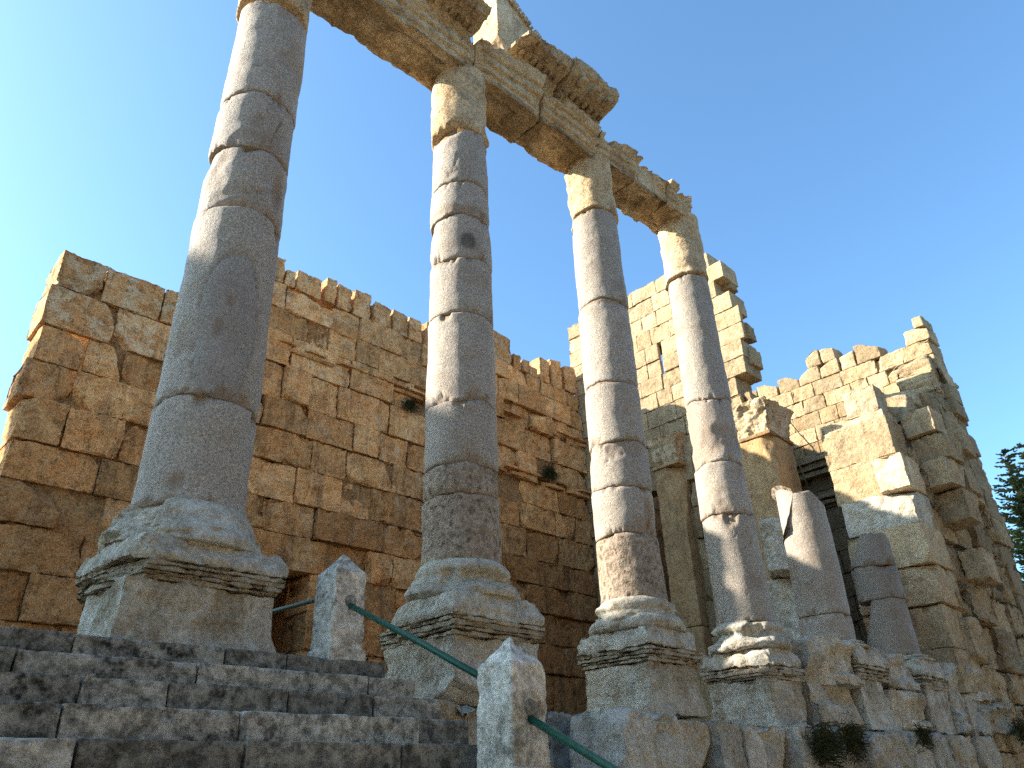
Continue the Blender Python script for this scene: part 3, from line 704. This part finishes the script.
# ------------------------------------------------------------------ entablature
en = thing('entablature', 'broken limestone entablature resting across the tops of the four tall columns', 'entablature', (7.3, YC, 10.4))
def beam(x0, x1, zb0, zb1, h0, h1, seed, cuts=(), er=1.0, ycen=YC, yh=.40):
    mb = MB(); L = x1 - x0; H = (h0 + h1) / 2
    def sh(p, n):
        u = (p[:, 0] + L / 2) / L
        t = np.clip((p[:, 2] + H / 2) / H, 0, 1)
        step = np.interp(t, [0, .20, .22, .25, .27, .44, .46, .49, .51, .68, .70, .73, .76, .86, .95, 1.0], [0, 0, -.025, -.025, .04, .04, .01, .01, .08, .08, .045, .045, .11, .15, .19, .18])
        worn = np.clip((fbm(p * 1.9 + seed * 3.3, 4, 29) - .60 + .08 * er) * 7, 0, 1)
        side = np.clip((np.abs(p[:, 1]) - yh + .12) / .1, 0, 1)
        q = p.copy()
        q[:, 1] += np.sign(p[:, 1]) * side * (step * (1 - worn) - .04 * worn)
        # sunken panel in the soffit
        bot = np.clip((-p[:, 2] - H / 2 + .04) / .03, 0, 1)
        pan = bot * np.clip((.19 - np.abs(p[:, 1])) / .02, 0, 1) * np.clip((L / 2 - .45 - np.abs(p[:, 0])) / .04, 0, 1)
        q[:, 2] += .11 * pan
        wb = np.clip((fbm(p * 1.4 + seed * 9.1, 4, 37) - .53) * 5, 0, 1) * er
        q[:, 2] += bot * .14 * wb * np.clip((np.abs(p[:, 1]) - .05) / .2, 0, 1)
        q[:, 2] = q[:, 2] * (h0 + (h1 - h0) * u) / H + (zb0 + (zb1 - zb0) * u) + (h0 + (h1 - h0) * u) / 2
        return q
    def patina(p):
        u = (p[:, 0] + L / 2) / L
        low = np.clip((zb0 + (zb1 - zb0) * u + .13 - p[:, 2]) / .02, 0, 1)           # underside keeps a brown crust
        cr = low * np.clip((fbm(p * np.array([1.3, 3, 3]) + seed * 4.4, 5, 77, .6) - .40) * 9, 0, 1)
        return np.stack([.58 - .40 * cr, .3 + .7 * cr, .2 + 0 * cr], 1)
    stone(mb, ((x0 + x1) / 2, ycen, 0), (L / 2, yh, H / 2), res=(.035, .03, .013), r=.02, amp=.022, freq=3.2, shape=sh, seed=seed * 77 + 5, tint=patina, pit=.025, cuts=[(c[0], c[1] + c[0][2] / math.sqrt(sum(k * k for k in c[0])) * ((zb0 + zb1) / 2 + H / 2)) for c in cuts])
    mb.build('architrave_block', M['arch'], en)
beam(1.2, 5.78, 10.20, 10.40, .50, .72, 1, er=.6)
beam(5.80, 7.40, 10.44, 10.50, .68, 1.0, 2, er=.9)
beam(7.42, 8.93, 10.50, 10.58, .76, .70, 3, er=1.0)
beam(8.96, 10.12, 10.60, 10.78, .66, .66, 4, er=1.3)
beam(10.13, 11.25, 10.76, 10.82, .66, .62, 5, er=1.6, yh=.42, cuts=[((.1, -.7, 1), .50)])
beam(11.26, 12.12, 10.84, 10.90, .58, .52, 6, er=1.3, yh=.42, cuts=[((1, -.3, .6), .52), ((1, .5, -.5), .56)])

# carved fragments lying on top of it
def dentils(mb, x0, x1, y, z, n, sx, sy, sz):
    for k in range(n):
        xx = x0 + (x1 - x0) * (k + .5) / n
        stone(mb, (xx, y, z), (sx, sy, sz), res=.03, r=.02, amp=.02, freq=6, tint=rtint(.45, .15, .5, .2, .2, .1))
def fragment(x0, x1, z0, z1, label, over=.28, seed=1, taper=0.0, cuts=()):
    root = thing('cornice_fragment', label, 'cornice fragment', ((x0 + x1) / 2, YC, z0), 'carved fragments on top of the entablature')
    mb = MB(); H = z1 - z0; xc = (x0 + x1) / 2
    def sh(p, n):
        t = np.clip((p[:, 2] + H / 2) / H, 0, 1)
        step = np.interp(t, [0, .30, .36, .5, .55, .72, .78, 1], [-.12 - taper, -.02 - taper * .5, .02, .05, over * .75, over, over * 1.08, over])
        side = np.clip((-p[:, 1] - .1) / .2, 0, 1)
        q = p.copy(); q[:, 1] -= side * step
        endk = 1 + np.interp(t, [0, .4, .6, 1], [-.25 * (taper > 0), -.05, .05, .05])
        q[:, 0] *= endk
        return q
    stone(mb, (xc, YC, (z0 + z1) / 2), ((x1 - x0) / 2, .42, H / 2), res=.03, r=.05, amp=.06, freq=3.6, shape=sh, seed=seed * 91, tint=(.45, .45, .4), pit=.05, cuts=cuts)
    d = mb
    n = max(3, int((x1 - x0) / .16))
    dentils(d, x0 + .06, x1 - .06, YC - .50, z0 + H * .44, n, .045, .06, .055)
    dentils(d, x0 + .08, x1 - .08, YC - .42 - over * .75, z0 + H * .54, max(2, n // 2), .075, .10, .06)
    d.build('carved_block', M['arch'], root)
fragment(4.5, 5.78, 11.0, 11.62, 'dark eroded cornice fragment near the second column, leftmost on the entablature', seed=2, over=.42)
fragment(6.55, 7.88, 11.40, 12.12, 'long cornice fragment with dentils below the pale slab, on the entablature', seed=3, over=.42, cuts=[((-.447, 0, .894), .16)])
fragment(7.92, 9.15, 11.2, 12.2, 'overhanging carved modillion block, rightmost fragment on the entablature', seed=4, over=.50, taper=.1, cuts=[((.6, -.2, -.75), .72)])
sl = thing('pediment_slab', 'pale smooth slab with slanting top standing on the entablature', 'stone slab', (6.9, YC, 11.5))
mb = MB()
stone(mb, (7.2, YC + .06, 12.55), (.72, .34, 1.15), res=.035, r=.025, amp=.018, tint=(.8, .05, .2), cuts=[((.54, 0, .84), .52), ((-1, -.4, -.35), .88)])
mb.build('slab_body', M['arch'], sl)
mb = MB()
for k in range(17):
    u = k / 16
    px, pz = 6.55 + 1.32 * u, 13.60 - .85 * u
    stone(mb, (px, YC - .30, pz - .06), (.045, .06, .055), res=.03, r=.02, amp=.02, freq=6, rot=roty(.57), tint=(.5, .4, .3))
mb.build('rope_moulding', M['arch'], sl)

# ------------------------------------------------------------------ podium under the colonnade
pw = thing('podium_wall', 'low rough wall of big eroded blocks under the column pedestals', 'wall', (16, 5.95, -EZ))
m = MB(); plp = lambda u, d, z: (np.array([u, 5.9 + d, z]), I3)
wall(m, 4.25, 21, courses_from([-1.7, -.9, -.05]), plp, 1.0, depth=.8, lrange=(.7, 1.5), amp=.05, jut=.06, cutp=.5, r=.07, missing=.0, tintfn=lambda u, z: rtint(.5, .25, .3, .3, .5, .4))
wall(m, 4.45, 21, [(-.05, .74)], plp, 1.0, depth=.8, lrange=(.5, 1.2), amp=.06, jut=.08, cutp=.7, r=.08, missing=.05, tintfn=lambda u, z: rtint(.5, .25, .3, .3, .4, .4))
box(m, (3.6, 6.55, -EZ - .3), (21, 7.0, .70), (.2, .6, .1))
m.build('masonry', M['pale'], pw)
pb = thing('plinth_course', 'pale moulded plinth blocks between the broken shafts and the pier', 'plinth', (17, 6.2, .72))
for (x0, x1, z0, z1, dy) in ((12.95, 14.6, .74, 2.1, .1), (13.4, 14.7, 1.4, 2.25, -.02), (16.15, 17.9, .74, 1.5, 0), (16.2, 17.85, 1.5, 2.2, .08), (19.35, 20.4, .74, 2.3, -.05), (20.3, 22.3, .74, 1.45, -.25), (20.5, 22.2, 1.45, 2.2, -.1)):
    f = MB(); H = z1 - z0
    def sh(p, n, H=H):
        t = (p[:, 2] + H / 2) / H; k = np.interp(t, [0, .25, .3, .65, .72, .82, 1], [.12, .12, 0, 0, .08, .16, .18])
        worn = np.clip((fbm(p * 1.5 + x0, 4, 43) - .46) * 4, 0, 1)
        q = p.copy(); q[:, 1] -= np.clip((-p[:, 1] - .2) / .2, 0, 1) * (k * (1 - worn) - .1 * worn); return q
    stone(f, ((x0 + x1) / 2, 6.6 + dy, (z0 + z1) / 2), ((x1 - x0) / 2 - .01, .5, H / 2 - .008), res=.045, r=.06, amp=.05, bed=.018, shape=sh, tint=rtint(.55, .15, .15, .15, .4, .3), pit=.04, cuts=[((random.uniform(-1, 1), -1, random.uniform(-.6, .8)), .62)])
    f.build('plinth_block', M['pale'], pb)

# fallen blocks lying about the broken shafts and below the second pedestal
for (x, y, z, h, lab, rt) in (
        (17.6, 8.3, 5.0, (.55, .5, .65), 'jagged white boulder, upper one wedged behind the low broken shaft', .4),
        (17.9, 8.2, 3.4, (.6, .6, .95), 'long pale boulder under the jagged one behind the low broken shaft', -.2),
        (6.9, 5.35, .28, (.62, .35, .42), 'squat lichen spotted block on the ground line right of the front stair post', .1)):
    f = MB(); stone(f, (x, y, z), h, res=.045, r=.12, amp=.06, rot=rotz(rt), tint=(.6, .1, .45), pit=.03, cuts=[((-.7, -.6, .8), .62), ((.8, -.5, -.6), .66)])
    if y < 6: stone(f, (x + .05, y + .05, -.9), (.75, .4, .72), res=.06, r=.1, amp=.05, tint=(.45, .2, .6))
    if z > 3.2 and z < 4: stone(f, (x, y, 1.6), (.7, .6, .88), res=.06, r=.1, amp=.05, tint=(.5, .2, .4))
    tag(f.build('fallen_block', M['pale']), lab, 'stone block', 'fallen blocks')

# ------------------------------------------------------------------ stairs, posts, handrail
st = thing('stone_staircase', 'broad flight of grey lichen stained stone steps in the lower left corner', 'stairs', (0, 3, -EZ))
for k in range(14):
    z1 = .99 - .18 * k; y0 = 5.6 - .4 * k
    mb = MB(); x = -7 - random.uniform(0, .8); xe = 4.0 - .03 * k + random.uniform(-.04, .04)
    while x < xe - .05:
        L = random.uniform(.45, 1.35)
        if xe - (x + L) < .4: L = xe - x
        near = x + L > .4
        stone(mb, (x + L / 2, y0 + .38 + random.gauss(0, .006), z1 - .10), (L / 2 - .004, .38, .10), res=.03 if near and k < 8 else .12, depth_res=.1, r=.014, amp=.006, freq=4, pit=.006, cav=.8, tint=rtint(.5, .5, .3, .3, .55, .45))
        x += L
    box(mb, (-7.5, y0 + .1, -EZ - .3), (xe - .05, y0 + .7, z1 - .1), (.3, .5, .5))
    mb.build('step', M['stair'], st)

def post(x, y, z0, z1, label, seed):
    root = thing('stone_post', label, 'post', (x, y, z0), 'stone posts of the stair handrail')
    mb = MB(); H = z1 - z0; hw = .162
    def sh(p, n):
        t = (p[:, 2] + H / 2)
        k = np.interp(t, [0, H - .18, H - .02, H], [1.0, .97, .16, .06])
        return np.stack([p[:, 0] * k, p[:, 1] * k, p[:, 2]], 1)
    stone(mb, (x, y, (z0 + z1) / 2), (hw, hw, H / 2), res=.02, r=.02, amp=.012, freq=5, shape=sh, seed=seed, tint=(.6, .1, .45), pit=.016)
    mb.build('post_shaft', M['post'], root)
    b = MB(); stone(b, (x, y, z0 - .05), (hw + .015, hw + .015, .07), res=.03, r=.015, amp=.01, tint=(.5, .2, .5)); b.build('post_foot', M['post'], root)
    for dy in (-1, 1):
        c = MB(); zz = z1 - .42 + (.05 if dy > 0 else -.02)
        tube(c, [(x + .003, y + dy * (hw - .012), zz), (x, y + dy * (hw + .006), zz), (x, y + dy * (hw + .010), zz)], [.055, .050, .03], 20, (.1, .1, .9))
        c.build('mortar_patch', M['post'], root)
XP = 3.62
post(XP, 5.78, 1.06, 1.90, 'pale pointed stone post on the top step, left one of the two', 12)
post(XP, 3.70, .10, .885, 'pale pointed stone post at the bottom centre, nearer one of the two', 25)
hr = thing('handrail', 'green painted metal handrail sloping down through the two pale posts', 'handrail', (XP, 4, 0))
mb = MB(); tube(mb, [(XP, 8.9, .95), (XP, 8.6, 1.66), (XP, 7.4, 1.62), (XP, 5.9, 1.56), (XP, 5.75, 1.50)], .022, 14); mb.build('rail_bar', M['green'], hr)
mb = MB(); tube(mb, [(XP, 5.75, 1.48), (XP, 4.7, 1.01), (XP, 3.62, .50)], .024, 14); mb.build('rail_bar', M['green'], hr)
mb = MB(); tube(mb, [(XP, 3.72, .47), (XP, 2.6, -.08), (XP, 1.2, -.74), (XP, .9, -1.25)], .024, 14); mb.build('rail_bar', M['green'], hr)

# ------------------------------------------------------------------ plants and small things
def tuft(x, y, z, r, label, n=160, hang=.2):
    V, F = [], []
    for k in range(n * 4):
        a = random.uniform(0, 2 * math.pi); e = random.uniform(-.5, 1.2)
        d = np.array([math.cos(a) * math.cos(e), math.sin(a) * math.cos(e) - .4, math.sin(e)]); d /= np.linalg.norm(d)
        o = np.array([x, y, z]) + np.array([random.gauss(0, r * .42), random.gauss(0, r * .12), random.gauss(0, r * .32)])
        L = r * random.uniform(.2, .6); w = random.uniform(.004, .010)
        s = np.cross(d, [random.random(), random.random(), random.random()]); s /= np.linalg.norm(s)
        tip = o + d * L + np.array([0, 0, -hang * L]); mid = o + d * L * .55
        i = len(V); V += [o - s * w * .4, o + s * w * .4, mid + s * w, mid - s * w, tip + s * w * .15, tip - s * w * .15]
        F += [(i, i + 1, i + 2, i + 3), (i + 3, i + 2, i + 4, i + 5)]
    m_ = MB(); m_.add(np.array(V), np.array(F)); tag(m_.build('weed_tuft', M['weed'], smooth=False), label, 'weed', 'weeds growing from the masonry')
tuft(12.1, 5.75, .42, .42, 'dark weed clump directly below the pedestal of the fourth column', 260)
tuft(13.1, 5.75, .5, .38, 'dark weed clump between the fourth pedestal and the moulded plinth', 220)
tuft(16.0, 5.7, .6, .28, 'small weed under the eroded plinth of the broken shafts', 120)
tuft(21.8, 5.6, .8, .4, 'weed tuft at the foot of the rugged corner wall', 160)
tuft(17.8, 16.1, 9.35, .36, 'dry weed hanging from a hole high in the ochre wall', 220, .5)
tuft(11.95, 16.1, 10.0, .28, 'dark weed on the ochre wall just left of the second column', 160, .5)


cb = MB(); tube(cb, [(26.7, 11.9, 12.7), (26.45, 11.5, 11.6), (26.35, 11.2, 10.0), (26.3, 11.0, 8.6)], .022, 6)
tag(cb.build('hanging_cable', M['wire']), 'thin brown cable dangling down the shaded part of the end wall', 'cable')

def conifer(x, y, z0, H, R, label, seed, lw=1.0, dens=.028):
    rnd = random.Random(seed)
    root = thing('conifer_tree', label, 'tree', (x, y, z0), 'conifers beyond the wall')
    tr = MB(); tube(tr, [(x, y, z0), (x + .1, y, z0 + H * .5), (x, y + .1, z0 + H * .98)], [.32, .18, .02], 10)
    V, F = [], []; W_ = tr
    zz = z0 + H * .12
    while zz < z0 + H - .15:
        t = (zz - z0) / H; n = 6 if t < .9 else 4
        a0 = rnd.uniform(0, 6.28)
        for k in range(n):
            a = a0 + k * 6.283 / n + rnd.uniform(-.3, .3)
            L = R * (1 - t) ** .8 * rnd.uniform(.65, 1.15) + .18
            dr = np.array([math.cos(a), math.sin(a), 0]); sd = np.array([-dr[1], dr[0], 0])
            base = np.array([x, y, zz + rnd.uniform(-.15, .15)])
            rise = rnd.uniform(.12, .40)
            steps = max(3, int(L / .16))
            pts = [base + dr * L * s + np.array([0, 0, (rise * L * s * s - .18 * L * s * (1 - s))]) for s in (0, .35, .7, 1)]
            tube(W_, pts, [.05, .035, .02, .006], 4)
            for q in range(steps):
                s = (q + .6) / steps
                c = base + dr * L * s + np.array([0, 0, rise * L * s * s - .18 * L * s * (1 - s)])
                for sg in (-1, 1):
                    for rep in range(3):
                        l2 = (.16 + .30 * L * (1 - s) * .8) * rnd.uniform(.5, 1.2); w2 = lw * rnd.uniform(.035, .07)
                        d2 = sd * sg * rnd.uniform(.5, 1) + dr * rnd.uniform(.3, .8) + np.array([0, 0, rnd.uniform(-.2, .55)]); d2 /= np.linalg.norm(d2)
                        n2 = np.cross(d2, [rnd.uniform(-.6, .6), rnd.uniform(-.6, .6), 1]); n2 /= np.linalg.norm(n2)
                        e = c + d2 * l2; m2 = c + d2 * l2 * .5
                        i = len(V); V += [c - n2 * w2 * .6, c + n2 * w2 * .6, m2 + n2 * w2, m2 - n2 * w2, e + n2 * w2 * .2, e - n2 * w2 * .2]
                        F += [(i, i + 1, i + 2, i + 3), (i + 3, i + 2, i + 4, i + 5)]
        zz += H * dens * rnd.uniform(.8, 1.25)
    cm = MB(); cm.add(np.array(V), np.array(F)); cr = cm.build('crown', M['leaf'], root, smooth=False)
    W_.build('trunk', M['bark'], root)
TREES = True
if TREES:
    conifer(47.2, 8.55, -EZ, 17.6, 5.2, 'dark conifer against the sky beyond the corner wall at the right edge', 3, lw=1.5, dens=.022)
    conifer(53.4, 8.75, -EZ, 19.5, 5.2, 'second dark conifer partly cut by the right edge of the photo', 8, lw=1.5, dens=.022)

# unseen wall added behind the camera to bounce sunlight onto the ruin
qw = thing('bounce_wall', 'low sunlit wall added behind the camera, unseen, to bounce light', 'wall', (8, -10, -EZ))
m = MB(); plq = lambda u, d, z: (np.array([-u, -10 - d, z]), rotz(math.pi))
for z0, z1 in courses_from([-1.7, -.4, .9, 2.2, 3.4]):
    wall(m, -38, 22, [(z0, z1)], plq, 1.2, depth=.6, lrange=(1.5, 3), res=.3, missing=0, amp=.03, tintfn=lambda u, z: rtint(.5, .2, .6, .3, .1, .1))
box(m, (-22, -11.1, -EZ - .3), (38, -10.35, 3.2))
m.build('masonry', M['pale'], qw)
def copy_tree(o, parent=None, loc=None, rz=0.0, s=1.0):
    c = o.copy(); COL.objects.link(c)
    if parent is not None: c.parent = parent
    if loc is not None: c.location = loc; c.rotation_euler = (0, 0, rz); c.scale = (s, s, s)
    for ch in list(o.children): copy_tree(ch, c)
    return c
before = set(COL.objects)
conifer(3.0, -13, -EZ, 23.0, 5.5, 'dark conifer row added behind the camera, unseen, to block sky light', 21, lw=4.0, dens=.033)  # unseen trees added to cut the sky light on the ruin
first = [o for o in COL.objects if o not in before and o.parent is None][0]
first['group'] = 'added unseen conifers that block sky light'
for k, (x, y) in enumerate(((-14, -13), (-8, -14), (-2.5, -12.5), (8.0, -13.5), (13, -12.5), (18, -13.5), (23, -12.5), (28, -13), (33, -11), (-20, -11), (0, -16), (11, -16))):
    copy_tree(first, None, (x, y, 0), k * 1.3, random.uniform(.85, 1.2))

# unseen wall added at the left, top stepped to shade stairs and columns
nw = thing('shade_wall', 'high wall added out of view to the left to shade the stairs', 'wall', (-20, 24, -EZ))
m = MB(); pln = lambda u, d, z: (np.array([u, 24 + d, z]), I3)
for z0, z1 in courses_from([-1.7, -.2, 1.3, 2.8, 4.3, 5.8, 7.3, 8.8, 10.3, 11.8, 13.1, 14.75, 15.9, 17.1, 17.75]):
    e = -5.4 if z1 < 14.8 else (-9.3 if z1 < 17.2 else -12.6)
    wall(m, -40, e + random.uniform(-.1, .1), [(z0, z1)], pln, 1.4, depth=.6, lrange=(1.5, 3), res=.3, missing=0, amp=.03, tintfn=bw_tint)
box(m, (-40, 24.4, -EZ - .3), (-5.9, 25.3, 14.2)); box(m, (-40, 24.4, 14.2), (-9.9, 25.3, 16.5))
m.build('masonry', M['ochre'], nw)

# ------------------------------------------------------------------ light, sky, camera
EL = math.radians(28.0)
sd = np.array([-.6887 * math.cos(EL), .725 * math.cos(EL), math.sin(EL)])
sl_ = bpy.data.lights.new('sun', 'SUN'); sl_.energy = 5.0; sl_.angle = math.radians(.55); sl_.color = (1.0, .92, .79)
so = bpy.data.objects.new('sun', sl_); COL.objects.link(so)
from mathutils import Vector, Matrix
so.rotation_euler = Vector(sd).to_track_quat('Z', 'Y').to_euler()
w = bpy.data.worlds.new('World'); S.world = w; w.use_nodes = True
nt = w.node_tree; bg = nt.nodes['Background']
sky = nt.nodes.new('ShaderNodeTexSky'); sky.sky_type = 'NISHITA'; sky.sun_disc = False
sky.sun_elevation = EL; sky.sun_rotation = math.atan2(sd[0], sd[1])
sky.altitude = 1100; sky.air_density = 1.0; sky.dust_density = 3.2; sky.ozone_density = 1.0
mx = nt.nodes.new('ShaderNodeMix'); mx.data_type = 'RGBA'; mx.blend_type = 'MULTIPLY'; mx.inputs[0].default_value = 1
mx.inputs[7].default_value = (.66, .935, 1.05, 1)
nt.links.new(sky.outputs[0], mx.inputs[6]); nt.links.new(mx.outputs[2], bg.inputs[0]); bg.inputs[1].default_value = .132

cam = bpy.data.cameras.new('camera'); co = bpy.data.objects.new('camera', cam); COL.objects.link(co)
cam.sensor_width = 36; cam.lens = 761 / 1024 * 36; cam.clip_end = 2000; cam.clip_start = .05
right = Vector((.71673725, -.69658563, -.03249884)); up = Vector((-.30793901, -.35797299, .88149243)); fwd = Vector((.62566867, .6217908, .47107847))
mw = Matrix((right, up, -fwd)).transposed().to_4x4(); mw.translation = (0, 0, EZ)
co.matrix_world = mw
S.camera = co
S.render.resolution_x, S.render.resolution_y = 1024, 768
S.cycles.use_denoising = False; S.cycles.denoising_prefilter = 'NONE'
S.cycles.use_adaptive_sampling = False; S.cycles.max_bounces = 6; S.cycles.diffuse_bounces = 5
S.view_settings.view_transform = 'Standard'; S.view_settings.look = 'None'
S.view_settings.exposure = 1.58; S.view_settings.gamma = 1.0
